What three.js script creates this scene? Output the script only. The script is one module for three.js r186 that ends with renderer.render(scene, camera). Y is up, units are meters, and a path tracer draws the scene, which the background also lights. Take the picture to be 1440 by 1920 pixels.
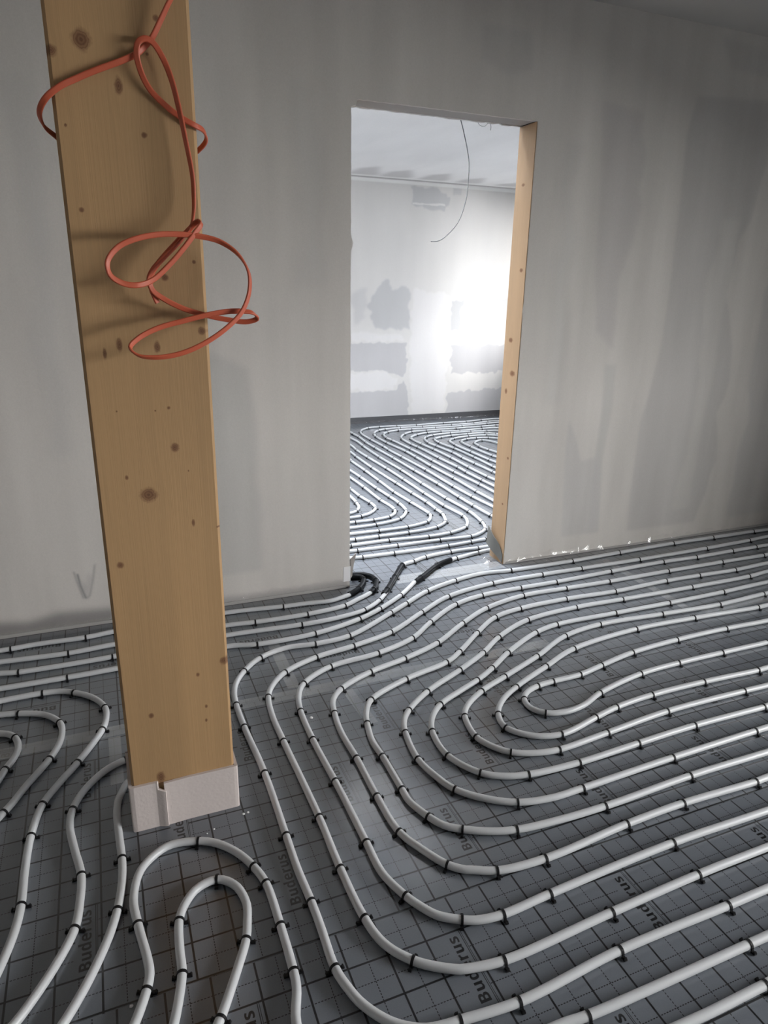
import * as THREE from 'three';
import { mergeGeometries, mergeVertices, toCreasedNormals } from 'three/addons/utils/BufferGeometryUtils.js';
import { RoundedBoxGeometry } from 'three/addons/geometries/RoundedBoxGeometry.js';
import { RectAreaLightUniformsLib } from 'three/addons/lights/RectAreaLightUniformsLib.js';

// ------------------------------------------------------------------ camera, sky, daylight, exposure
// x runs along the partition wall, y up, the viewer stands at the origin and the partition is at z = -3.135
const scene = new THREE.Scene();
const camera = new THREE.PerspectiveCamera(73.341, 1440 / 1920, 0.05, 60);
camera.position.set(0, 1.508, 0);
camera.rotation.order = 'YXZ';
camera.rotation.set(-0.31682, -0.39187, 0.01956);
scene.add(camera);
scene.background = new THREE.Color(0.8, 0.9, 1.05);            // overcast sky outside the windows

const renderer = new THREE.WebGLRenderer({ antialias: true });
renderer.toneMapping = THREE.LinearToneMapping;
renderer.toneMappingExposure = 1.0;
renderer.shadowMap.enabled = true;

RectAreaLightUniformsLib.init();
const XR = 4.9, ZR = 4.0, XF = -0.8, HB = 2.58;                                         // inner faces of the two outer walls
const FRONT_WINDOW = [-0.15, 2.6, 1.0, 2.1];                      // in the right wall of the front room: z from, z to, sill, head
const FAR_WINDOW = [-7.0, -4.6, 0.95, 2.4], ROOF_WINDOW = [0.1, 2.0, -4.6, -3.45]; // in the right wall and in the roof of the far room
function skyLight(x, y, z, tx, ty, tz, w, h, power, rgb) {        // the part of the overcast sky that a window looks out on
  const l = new THREE.RectAreaLight(new THREE.Color().setRGB(...rgb), power, w, h);
  l.position.set(x, y, z); l.lookAt(tx, ty, tz); l.name = 'sky_light';
  scene.add(l);
}
skyLight(XR + 3.6, 4.1, 8.0, XR, 3.6, 8.0, 15.4, 5.8, 53, [1.0, 0.99, 0.975]);
skyLight(XR + 3.6, 4.6, -5.4, XR, 3.0, -5.4, 9, 8, 14, [0.93, 0.97, 1.03]);
skyLight(1.3, HB + 3.0, -3.2, 1.3, HB, -4.1, 8, 6, 46, [0.93, 0.97, 1.03]);

// ------------------------------------------------------------------ helpers
let seed = 7;
const rnd = () => { seed = (seed + 0x6d2b79f5) | 0; let t = Math.imul(seed ^ (seed >>> 15), 1 | seed); t = (t + Math.imul(t ^ (t >>> 7), 61 | t)) ^ t; return ((t ^ (t >>> 14)) >>> 0) / 4294967296; };
const rr = (a, b) => a + (b - a) * rnd();
const hash = (x, y) => { let h = Math.imul(x | 0, 374761393) + Math.imul(y | 0, 668265263); h = Math.imul(h ^ (h >>> 13), 1274126177); return ((h ^ (h >>> 16)) >>> 0) / 4294967296; };
function noise(x, y) {
  const ix = Math.floor(x), iy = Math.floor(y), fx = x - ix, fy = y - iy, u = fx * fx * (3 - 2 * fx), v = fy * fy * (3 - 2 * fy);
  const a = hash(ix, iy), b = hash(ix + 1, iy), c = hash(ix, iy + 1), d = hash(ix + 1, iy + 1);
  return a + (b - a) * u + (c - a) * v + (a - b - c + d) * u * v;
}
const fbm = (x, y, o = 4) => { let s = 0, a = 0.5, t = 0; for (let i = 0; i < o; i++) { s += a * noise(x, y); t += a; x = x * 2.03 + 11.3; y = y * 2.03 + 5.7; a *= 0.5; } return s / t; };
const used = new Map();
function numbered(n) { const k = used.get(n) ?? 0; used.set(n, k + 1); return k ? n + '_' + String(k).padStart(3, '0') : n; }
function mesh(name, geo, mat, parent = scene) {
  const m = new THREE.Mesh(geo, mat);
  m.name = parent === scene ? numbered(name) : name;
  m.castShadow = m.receiveShadow = true;
  parent.add(m);
  return m;
}
function group(name) { const g = new THREE.Group(); g.name = numbered(name); scene.add(g); return g; }
function tag(o, label, category, grp) { o.userData.label = label; o.userData.category = category; if (grp) o.userData.group = grp; return o; }
function structure(o, label, category) { o.userData.kind = 'structure'; o.userData.label = label; o.userData.category = category; return o; }
function box(x0, x1, y0, y1, z0, z1) { const g = new THREE.BoxGeometry(x1 - x0, y1 - y0, z1 - z0); g.translate((x0 + x1) / 2, (y0 + y1) / 2, (z0 + z1) / 2); return g; }
function canvas(w, h) { const c = document.createElement('canvas'); c.width = w; c.height = h; return c; }
function colorTexture(c, wrap = THREE.RepeatWrapping) { const t = new THREE.CanvasTexture(c); t.colorSpace = THREE.SRGBColorSpace; t.wrapS = t.wrapT = wrap; t.magFilter = THREE.LinearFilter; return t; }
function dataTexture(c) { const t = new THREE.CanvasTexture(c); t.wrapS = t.wrapT = THREE.RepeatWrapping; t.magFilter = THREE.LinearFilter; return t; }
function plain(rgb, roughness, more = {}) { const m = new THREE.MeshStandardMaterial({ roughness, ...more }); m.color.setRGB(...rgb); return m; }
// uv from world position: u and v functions of (x, y, z)
function mapUV(geo, fu, fv) {
  const p = geo.attributes.position, uv = new Float32Array(p.count * 2);
  for (let i = 0; i < p.count; i++) { uv[2 * i] = fu(p.getX(i), p.getY(i), p.getZ(i)); uv[2 * i + 1] = fv(p.getX(i), p.getY(i), p.getZ(i)); }
  geo.setAttribute('uv', new THREE.BufferAttribute(uv, 2));
  return geo;
}
function fine(size, f) {                                          // greyscale relief texture
  const c = canvas(size, size), x = c.getContext('2d'), im = x.createImageData(size, size);
  for (let j = 0; j < size; j++) for (let i = 0; i < size; i++) { const v = Math.max(0, Math.min(255, 255 * f(i, j))), o = (j * size + i) * 4; im.data[o] = im.data[o + 1] = im.data[o + 2] = v; im.data[o + 3] = 255; }
  x.putImageData(im, 0, 0);
  return dataTexture(c);
}

// ------------------------------------------------------------------ plaster: filler and bare board, in metres
const FILLER = [205, 201, 196], BOARD = [193, 190, 187];
function plasterWall(x0, x1, h, W, H, paint, base, streak = 0.09) {
  const c = canvas(W, H), g = c.getContext('2d');
  const sx = W / (x1 - x0), sy = H / h, P = (x, y) => [(x - x0) * sx, H - y * sy];
  g.fillStyle = `rgb(${base})`; g.fillRect(0, 0, W, H);
  const poly = (pts, rgb, alpha, blur = 3) => {
    g.save(); g.globalAlpha = alpha; g.fillStyle = `rgb(${rgb})`; if (blur) g.filter = `blur(${blur}px)`;
    g.beginPath(); pts.forEach(([x, y], i) => { const [a, b] = P(x, y); i ? g.lineTo(a, b) : g.moveTo(a, b); }); g.closePath(); g.fill(); g.restore();
  };
  const stroke = (pts, rgb, alpha, width, blur = 0) => {
    g.save(); g.globalAlpha = alpha; g.strokeStyle = `rgb(${rgb})`; g.lineWidth = width * sx; g.lineCap = 'round'; if (blur) g.filter = `blur(${blur}px)`;
    g.beginPath(); pts.forEach(([x, y], i) => { const [a, b] = P(x, y); i ? g.lineTo(a, b) : g.moveTo(a, b); }); g.stroke(); g.restore();
  };
  paint(poly, stroke);
  const im = g.getImageData(0, 0, W, H), d = im.data;
  for (let j = 0; j < H; j++) for (let i = 0; i < W; i++) {
    const x = i / sx, y = j / sy, o = (j * W + i) * 4;
    const f = 1 + streak * (fbm(x * 9, y * 1.1, 3) - 0.5) + 0.06 * (fbm(x * 2.1 + 40, y * 1.1, 3) - 0.5) + 0.03 * (hash(i, j) - 0.5);
    for (let k = 0; k < 3; k++) d[o + k] = Math.max(0, Math.min(255, d[o + k] * f));
  }
  g.putImageData(im, 0, 0);
  const t = colorTexture(c, THREE.MirroredRepeatWrapping);
  t.repeat.set(1 / (x1 - x0), 1 / h); t.offset.set(-x0 / (x1 - x0), 0);
  return t;
}
const plasterBump = fine(512, (i, j) => 0.5 + 0.5 * (fbm(i / 9, j / 30, 4) - 0.5) + 0.12 * (hash(i, j) - 0.5));
const plasterBump1 = plasterBump.clone(); plasterBump1.repeat.set(1.1, 1.1);
const partitionMap = plasterWall(-1.0, 4.6, 2.8, 2048, 1024, (poly, stroke) => {
  const wob = (x, y0, y1, a, s) => { const l = []; for (let i = 0; i <= 24; i++) { const y = y0 + (y1 - y0) * i / 24; l.push([x + a * (fbm(y * 4 + s, s, 3) - 0.5), y]); } return l; };
  // bare board right of the filled joint
  poly([[3.0, 2.47], [2.96, 2.28], [2.98, 1.96], [2.99, 1.59], [2.99, 1.24], [2.95, 0.95], [2.91, 0.77], [2.91, 0.37], [2.92, 0.1], ...wob(3.5, 0.1, 2.5, 0.3, 3)], BOARD, 0.95, 3);
  poly([...wob(3.28, 0.2, 1.9, 0.14, 8), ...wob(3.42, 0.2, 1.9, 0.12, 12).reverse()], FILLER, 0.6, 5);
  poly([...wob(3.75, 0.1, 2.7, 0.2, 21), ...wob(4.5, 0.1, 2.7, 0.2, 31).reverse()], BOARD, 0.8, 5);
  // between the doorway and the joint
  poly([[2.405, 2.39], [2.44, 2.08], [2.475, 1.58], [2.52, 1.3], ...wob(2.66, 1.2, 2.36, 0.2, 5)], BOARD, 0.75, 4);
  poly([[2.607, 1.117], [2.684, 1.116], [2.693, 0.887], [2.668, 0.563], [2.699, 0.12], [2.62, 0.12], [2.608, 0.567], [2.622, 0.837]], BOARD, 0.85, 3);
  poly([[2.402, 0.817], [2.458, 0.719], [2.515, 0.575], [2.657, 0.597], [2.7, 0.12], [2.433, 0.12], [2.406, 0.528], [2.399, 0.691]], BOARD, 0.8, 3);
  poly([...wob(2.2, 0.9, 2.2, 0.1, 44), ...wob(2.32, 0.9, 2.2, 0.12, 47).reverse()], BOARD, 0.35, 7);
  // beside the post
  poly([[0.30, 1.3], [0.618, 1.146], [0.653, 0.87], [0.643, 0.614], [0.655, 0.531], [0.65, 0.16], [0.35, 0.16]], BOARD, 0.85, 4);
  poly([...wob(0.85, 1.5, 2.3, 0.12, 51), ...wob(0.98, 1.5, 2.3, 0.12, 54).reverse()], BOARD, 0.35, 6);
  poly([...wob(-0.22, 0.8, 2.2, 0.1, 61), ...wob(-0.12, 0.8, 2.2, 0.1, 64).reverse()], BOARD, 0.45, 8);
  poly([[1.72, 2.62], [1.98, 2.62], [2.0, 2.47], [1.86, 2.44], [1.73, 2.48]], BOARD, 0.7, 4);
  poly([[3.1, 2.75], [3.45, 2.72], [3.5, 2.6], [3.2, 2.62]], BOARD, 0.7, 5);
  // grey slurry above the floor on the left and the pencilled arrow
  poly([[-1, 0.07], [-0.62, 0.09], [-0.4, 0.06], [-0.28, 0.085], [0.1, 0.06], [0.1, 0], [-1, 0]], [120, 118, 117], 0.75, 6);
  poly([[0.3, 0.05], [0.7, 0.035], [1.1, 0.04], [1.1, 0], [0.3, 0]], [150, 148, 147], 0.7, 5);
  stroke([[-0.196, 0.272], [-0.188, 0.225], [-0.17, 0.14]], [120, 118, 118], 0.6, 0.005, 1.2);
  stroke([[-0.182, 0.258], [-0.176, 0.205], [-0.16, 0.14]], [88, 88, 90], 0.7, 0.006, 1);
  stroke([[-0.107, 0.295], [-0.118, 0.24], [-0.142, 0.15], [-0.156, 0.138]], [130, 128, 128], 0.6, 0.006, 1.4);
  poly([[-0.185, 0.235], [-0.168, 0.137], [-0.152, 0.137], [-0.122, 0.235], [-0.14, 0.26], [-0.15, 0.2]], [165, 163, 162], 0.4, 3);
}, FILLER);
const farMap = plasterWall(1.6, 4.9, 2.6, 2048, 1612, (poly) => {
  const B = [193, 191, 191], L = [226, 224, 221];
  const rough = (pts, amp, s) => pts.flatMap(([x, y], i) => { const [u, v] = pts[(i + 1) % pts.length], n = Math.max(2, Math.round(Math.hypot(u - x, v - y) / 0.02)), o = []; for (let k = 0; k < n; k++) { const f = k / n, e = Math.min(1, 4 * Math.min(f, 1 - f) + 0.3); o.push([x + (u - x) * f + amp * e * (fbm(f * n * 0.35 + s + i * 9, s, 3) - 0.5), y + (v - y) * f + amp * e * (fbm(f * n * 0.35 + s + 40 + i * 9, s, 3) - 0.5)]); } return o; });
  const patch = (pts, alpha, blur, amp = 0.07, rgb = B) => poly(rough(pts, amp, pts[0][0] * 7), rgb, alpha, blur);
  patch([[2.94, 1.51], [3.06, 1.57], [3.08, 1.48], [3.3, 1.49], [3.33, 1.05], [2.9, 1.06], [2.8, 1.32]], 0.9, 6, 0.12);
  patch([[1.5, 0.9], [3.29, 0.905], [3.29, 0.57], [3.26, 0.52], [3.0, 0.6], [1.5, 0.6]], 1, 3);
  patch([[1.5, 0.36], [3.17, 0.365], [3.26, 0.476], [3.32, 0.335], [3.35, -0.1], [1.5, -0.1]], 1, 3);
  patch([[3.85, 1.373], [4.02, 1.374], [3.97, 1.3], [3.96, 1.04], [3.84, 1.04]], 0.9, 3);
  patch([[3.86, 0.875], [5, 0.86], [5, 0.54], [3.88, 0.54]], 1, 3);
  patch([[3.845, 0.315], [5, 0.37], [5, -0.1], [3.82, -0.1]], 1, 3);
  patch([[4.2, 1.4], [5, 1.405], [5, 1.07], [4.19, 1.07]], 0.85, 5);
  patch([[2.62, 1.42], [2.8, 1.5], [2.78, 1.2], [2.64, 1.08]], 0.5, 10, 0.14);
  patch([[3.29, 2.54], [3.56, 2.54], [3.65, 2.487], [3.757, 2.452], [3.705, 2.3], [3.3, 2.355]], 0.85, 4);
  patch([[3.31, 2.375], [3.7, 2.38], [3.71, 2.36], [3.31, 2.355]], 0.9, 2, 0.02, L);
  patch([[3.786, 2.566], [3.908, 2.56], [3.895, 2.488], [3.79, 2.482]], 0.6, 5);
  patch([[3.36, 1.5], [3.82, 1.42], [3.84, 0.9], [3.8, 0.1], [3.38, 0.1], [3.32, 0.9]], 0.6, 5, 0.1, L);
  patch([[2.0, 0.58], [3.0, 0.59], [3.2, 0.5], [3.14, 0.38], [2.0, 0.38]], 0.6, 5, 0.08, L);
  patch([[2.5, 1.02], [3.2, 1.0], [3.26, 0.93], [2.5, 0.92]], 0.6, 6, 0.1, L);
  patch([[4.05, 1.4], [4.2, 1.38], [4.22, 1.1], [4.05, 1.08]], 0.5, 5, 0.08, L);
  poly([[1.6, 2.58], [4.9, 2.58], [4.9, 2.545], [3.4, 2.55], [1.6, 2.545]], [236, 235, 232], 0.9, 2);
  poly([[1.9, 2.2], [2.5, 2.15], [2.6, 1.7], [2.0, 1.6]], B, 0.4, 20);
}, [216, 213, 209], 0.025);
const ceilingMap = plasterWall(1.0, 4.9, 4.2, 1536, 1654, (poly) => {
  const B = [176, 173, 170];
  for (const [x, w, l] of [[2.5, 0.3, 0.55], [2.85, 0.32, 0.5], [3.28, 0.3, 0.5], [3.72, 0.26, 0.42], [4.2, 0.25, 0.3], [2.1, 0.3, 0.5]]) poly([[x, 0.3], [x, l], [x + 0.1, l + 0.12], [x + 0.12, l + 0.2], [x + w, 0.3], [x + w, 0.2], [x, 0.18]], B, 0.5, 13);
  poly([[1.6, 0.12], [4.9, 0.1], [4.9, 0.02], [3.0, 0.02], [1.6, 0.02]], B, 0.8, 3);
}, [244, 242, 240], 0.02);
const wallMat = (map) => new THREE.MeshStandardMaterial({ map, roughness: 0.92, bumpMap: plasterBump1, bumpScale: 0.0006 });
const M = {
  partition: wallMat(partitionMap), farWall: wallMat(farMap), ceilingFar: wallMat(ceilingMap),
  plaster: new THREE.MeshStandardMaterial({ color: new THREE.Color().setRGB(0.62, 0.605, 0.585), roughness: 0.95, bumpMap: plasterBump1, bumpScale: 0.0006 }),
  plasterFar: new THREE.MeshStandardMaterial({ color: new THREE.Color().setRGB(0.68, 0.665, 0.645), roughness: 0.95, bumpMap: plasterBump1, bumpScale: 0.0006 }),
  screed: plain([0.25, 0.25, 0.25], 0.9),
  pipe: new THREE.MeshPhysicalMaterial({ color: new THREE.Color().setRGB(0.56, 0.575, 0.59), roughness: 0.34, specularIntensity: 0.8 }),
  clip: new THREE.MeshPhysicalMaterial({ color: new THREE.Color().setRGB(0.008, 0.008, 0.009), roughness: 0.5, specularIntensity: 0.45 }),
  sleeve: new THREE.MeshPhysicalMaterial({ color: new THREE.Color().setRGB(0.008, 0.009, 0.011), roughness: 0.4, specularIntensity: 0.2 }),
  foam: plain([0.60, 0.535, 0.51], 0.95),
  strip: plain([0.085, 0.085, 0.09], 0.9),
  stripLight: plain([0.42, 0.41, 0.40], 0.9),
  cable: plain([0.52, 0.105, 0.05], 0.42),
  wire: plain([0.10, 0.10, 0.10], 0.85),
  frame: plain([0.75, 0.75, 0.75], 0.4),
  pane: new THREE.MeshPhysicalMaterial({ color: 0xffffff, roughness: 0.02, transmission: 1, thickness: 0, ior: 1.5 }),
  film: new THREE.MeshPhysicalMaterial({ color: 0xffffff, roughness: 0.2, transmission: 1, thickness: 0, ior: 1.5 }),
  tape: new THREE.MeshPhysicalMaterial({ color: new THREE.Color().setRGB(0.93, 0.94, 0.95), roughness: 0.14, transmission: 0.88, thickness: 0, ior: 1.5 }),
  crumb: plain([0.85, 0.85, 0.85], 0.9),
};

// ------------------------------------------------------------------ the rooms
const ZP = -3.135, ZB = -3.285, DL = 1.108, DR = 2.042, DT = 2.265, ZF = -7.38, XL = -3.2, HF = 2.785, Y0 = -0.004;
structure(mesh('floor', box(XL - 0.15, XR + 0.3, -0.2, Y0, ZF - 0.2, ZR + 0.2), M.screed), 'bare subfloor beneath the printed insulation mats', 'floor');
structure(mesh('ceiling', box(XL - 0.15, XR + 0.3, HF, HF + 0.15, ZB, ZR + 0.2), M.plaster), 'plastered ceiling above the front room', 'ceiling');
{ // far room ceiling with the roof window; the shape is drawn in (x, -z)
  const s = new THREE.Shape([[XF - 0.3, -ZB], [XR + 0.3, -ZB], [XR + 0.3, 0.2 - ZF], [XF - 0.3, 0.2 - ZF]].map((p) => new THREE.Vector2(...p))), [x0, x1, z0, z1] = ROOF_WINDOW;
  s.holes.push(new THREE.Path([[x0, -z1], [x0, -z0], [x1, -z0], [x1, -z1]].map((p) => new THREE.Vector2(...p))));
  const g = new THREE.ExtrudeGeometry(s, { depth: HF + 0.15 - HB, bevelEnabled: false });
  g.rotateX(-Math.PI / 2).translate(0, HB, 0);
  mapUV(g, (x) => x, (x, y, z) => z - ZF);
  structure(mesh('ceiling_far', g, M.ceilingFar), 'pale far room ceiling with grey filler smears along the wall joint', 'ceiling');
}
structure(mesh('wall_left', box(XL - 0.15, XL, Y0, HF, ZB, ZR), M.plaster), 'plastered left side wall of the front room', 'wall');
structure(mesh('wall_rear', box(XL - 0.15, XR + 0.3, Y0, HF, ZR, ZR + 0.2), M.plaster), 'plastered wall behind the viewer', 'wall');
{
  const g = box(XF - 0.3, XR + 0.3, Y0, HB, ZF - 0.2, ZF);
  mapUV(g, (x) => x, (x, y) => y);
  structure(mesh('wall_far', g, M.farWall), 'bright far room wall with patches of white filler on grey board', 'wall');
}
{ // outer wall on the right with a window for each room; the shape is drawn in (z, y)
  const s = new THREE.Shape([[ZF - 0.2, Y0], [ZR, Y0], [ZR, HF], [ZF - 0.2, HF]].map((p) => new THREE.Vector2(...p)));
  for (const [z0, z1, y0, y1] of [FRONT_WINDOW, FAR_WINDOW]) s.holes.push(new THREE.Path([[z0, y0], [z0, y1], [z1, y1], [z1, y0]].map((p) => new THREE.Vector2(...p))));
  const g = new THREE.ExtrudeGeometry(s, { depth: 0.3, bevelEnabled: false });
  g.applyMatrix4(new THREE.Matrix4().makeBasis(new THREE.Vector3(0, 0, 1), new THREE.Vector3(0, 1, 0), new THREE.Vector3(-1, 0, 0)).setPosition(XR + 0.3, 0, 0));
  structure(mesh('wall_right', g, M.plasterFar), 'outer wall on the right with one window for each room', 'wall');
}
structure(mesh('wall_far_left', box(XF - 0.3, XF, Y0, HB, ZF, ZB), M.plasterFar), 'left side wall of the far room', 'wall');
function window_(n, [a0, a1, y0, y1], place, label) {             // built in (a, y, depth), then put into its wall
  const w = group('window_' + n), f = 0.06, am = (a0 + a1) / 2;
  structure(w, label, 'window');
  mesh('window_frame', place(mergeGeometries([box(a0, a1, y0, y0 + f, 0, 0.06), box(a0, a1, y1 - f, y1, 0, 0.06), box(a0, a0 + f, y0 + f, y1 - f, 0, 0.06), box(a1 - f, a1, y0 + f, y1 - f, 0, 0.06), box(am - 0.04, am + 0.04, y0 + f, y1 - f, 0, 0.06)])), M.frame, w);
  mesh('pane', place(box(a0 + f, am - 0.04, y0 + f, y1 - f, 0.025, 0.03)), M.pane, w);
  mesh('pane', place(box(am + 0.04, a1 - f, y0 + f, y1 - f, 0.025, 0.03)), M.pane, w);
}
window_(1, FRONT_WINDOW, (g) => g.rotateY(-Math.PI / 2).translate(XR + 0.26, 0, 0), 'white framed window that lights the front room from the right');
window_(2, FAR_WINDOW, (g) => g.rotateY(-Math.PI / 2).translate(XR + 0.26, 0, 0), 'white framed window that lights the far room from the right');
window_(3, ROOF_WINDOW, (g) => g.rotateX(Math.PI / 2).translate(0, HF + 0.12, 0), 'white framed roof window that lights the far room from above');
{ // partition: two board skins with broken filler edges round the doorway
  const skin = (h, amp, s, cut) => {
    const pts = [[XL, Y0]], j = (k) => amp * (fbm(k * 31 + s, s, 3) - 0.5) * 2 + (hash(Math.round(k * 90) + s, 3) > 0.94 ? amp : 0);
    pts.push([DL, Y0]);
    for (let y = 0.02; y < DT - 0.04; y += 0.018) pts.push([DL + j(y) + cut(y), y]);
    pts.push([DL, DT - 0.03], [DL + 0.022, DT - 0.024], [DL + 0.026, DT - 0.004]);
    for (let x = DL + 0.04; x < DR - 0.02; x += 0.018) pts.push([x, DT + j(x + 7)]);
    pts.push([DR + 0.003, DT]);
    for (let y = DT - 0.02; y > 0.02; y -= 0.018) pts.push([DR + 0.004 + 0.5 * j(y + 3) - 0.25 * cut(y + 0.29), y]);
    pts.push([DR + 0.004, Y0], [XR, Y0], [XR, h], [XL, h]);
    return new THREE.ExtrudeGeometry(new THREE.Shape(pts.map((p) => new THREE.Vector2(...p))), { depth: 0.0125, bevelEnabled: false });
  };
  const lump = (y) => (Math.abs(y - 1.69) < 0.03 ? 0.014 * (1 - Math.abs(y - 1.69) / 0.03) : 0);
  const w = group('wall_partition');
  structure(w, 'grey filled plasterboard partition wall with the doorway opening', 'wall');
  const front = skin(HF, 0.0016, 4, lump); front.translate(0, 0, ZP - 0.0125);
  const back = skin(HB, 0.004, 17, () => 0); back.translate(0, 0, ZB);
  mesh('front_board', front, M.partition, w);
  mesh('back_board', back, M.plasterFar, w);
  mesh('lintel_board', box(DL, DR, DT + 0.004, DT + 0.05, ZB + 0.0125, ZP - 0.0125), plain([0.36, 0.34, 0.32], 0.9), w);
  mesh('inner_stud', box(DL - 0.06, DL - 0.004, 0.16, DT + 0.004, ZB + 0.0125, ZP - 0.0125), plain([0.6, 0.41, 0.22], 0.8), w);
}

// ------------------------------------------------------------------ timber
function woodCanvas(W, H, wm, hm, knots, tone, s, edgeX) {           // wm x hm metres, knots [x, y, rx, ry] from the lower left corner
  const c = canvas(W, H), g = c.getContext('2d'), im = g.createImageData(W, H), d = im.data;
  for (let j = 0; j < H; j++) for (let i = 0; i < W; i++) {
    const x = i / W * wm, y = (1 - j / H) * hm;
    let bend = 0, dark = 0;
    for (const [kx, ky, rx, ry] of knots) {
      const dx = x - kx, dy = y - ky, r = Math.max(rx, ry);
      if (Math.abs(dx) > r * 6 || Math.abs(dy) > r * 9) continue;
      bend += r * 0.9 * Math.sign(dx) * Math.exp(-(dx * dx) / (9 * r * r) - (dy * dy) / (22 * r * r));
      const q = Math.hypot(dx / rx, dy / ry) * (1 + 0.35 * (fbm(x * 160 + s, y * 160, 2) - 0.5));
      dark = Math.max(dark, q < 1 ? 0.62 + 0.3 * (1 - q) + 0.14 * Math.sin(q * 14) : q < 1.5 ? 0.62 * (1.5 - q) * 2 * 0.7 : 0);
    }
    const u = x - bend + 0.006 * (fbm(y * 1.1 + s, x * 3, 3) - 0.5) * 3;
    const ring = fbm(u * 75 + s, y * 0.35, 2) * 5.5, line = Math.pow(Math.abs(Math.sin(ring * Math.PI)), 6);
    const fibre = fbm(u * 900, y * 7 + s, 2);
    const v = 1 + 0.06 * (fbm(u * 16 + s, y * 0.5, 2) - 0.5) * 2 - 0.02 * line + 0.045 * (fibre - 0.5);
    const o = (j * W + i) * 4, k = Math.min(1, dark);
    for (let q = 0; q < 3; q++) d[o + q] = Math.max(0, Math.min(255, tone[q] * v * (1 - k) + [100, 66, 42][q] * v * k));
    d[o + 3] = 255;
  }
  g.putImageData(im, 0, 0);
  return c;
}
const POST = { x0: -0.034, x1: 0.254, z0: -1.905, z1: -1.745 };
const KNOTS = [[0.0335,1.9748,0.0141,0.0158],[-0.0253,1.949,0.0086,0.0086],[0.0978,1.8991,0.0065,0.0136],[0.1839,2.032,0.005,0.0053],[0.1416,1.8103,0.0051,0.0048],[-0.0135,1.8158,0.0025,0.0027],[0.1604,1.9645,0.0027,0.0027],[-0.0006,1.6538,0.0046,0.0046],[0.2296,1.5545,0.0037,0.0036],[0.1617,1.5189,0.0065,0.0064],[0.2377,1.3986,0.0077,0.0076],[0.1326,1.3626,0.0059,0.0105],[0.0493,1.3692,0.0053,0.0128],[0.0157,1.3494,0.0035,0.011],[0.0828,1.0027,0.0161,0.0147],[0.1547,1.1189,0.0079,0.0095],[0.1864,0.9168,0.0034,0.0073],[-0.0003,0.8239,0.0071,0.0073],[0.036,1.0506,0.0035,0.0053],[0.0283,1.2145,0.0017,0.0018],[0.1159,1.2121,0.0017,0.0018],[0.1475,1.2179,0.0032,0.0033],[0.2512,1.1567,0.0022,0.0023],[0.2552,1.0625,0.0019,0.002],[0.1838,1.0564,0.0015,0.0023],[0.2468,0.8987,0.0023,0.0025],[0.244,0.501,0.011,0.0101],[0.1693,0.4707,0.0039,0.005],[0.0367,0.3695,0.0057,0.0067],[0.1857,0.3645,0.003,0.0046],[0.1829,0.3191,0.003,0.0047],[0.0462,0.1625,0.0089,0.015]];
const postMap = colorTexture(woodCanvas(640, 2048, 0.288, 2.1, KNOTS.map(([x, y, a, b]) => [x - POST.x0, y, a, b]), [174, 140, 99], 3), THREE.MirroredRepeatWrapping);
const woodBump = fine(512, (i, j) => 0.5 + 0.5 * (fbm(i / 3, j / 90, 3) - 0.5));
const woodMat = (map) => new THREE.MeshStandardMaterial({ map, roughness: 0.72, bumpMap: woodBump, bumpScale: 0.0004 });
{ // planed post with chamfered edges
  const c = 0.007, { x0, x1, z0, z1 } = POST, s = new THREE.Shape([[x0 + c, -z1], [x1 - c, -z1], [x1, -z1 + c], [x1, -z0 - c], [x1 - c, -z0], [x0 + c, -z0], [x0, -z0 - c], [x0, -z1 + c]].map((p) => new THREE.Vector2(...p)));
  const g = new THREE.ExtrudeGeometry(s, { depth: HF, bevelEnabled: false });
  g.rotateX(-Math.PI / 2);
  mapUV(g, (x, y, z) => (x - x0 + (z - z1)) / 0.288, (x, y) => y / 2.1);
  tag(mesh('timber_post', g, woodMat(postMap)), 'tall knotty pale timber post with an orange cable tied round it', 'post');
}
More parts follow.
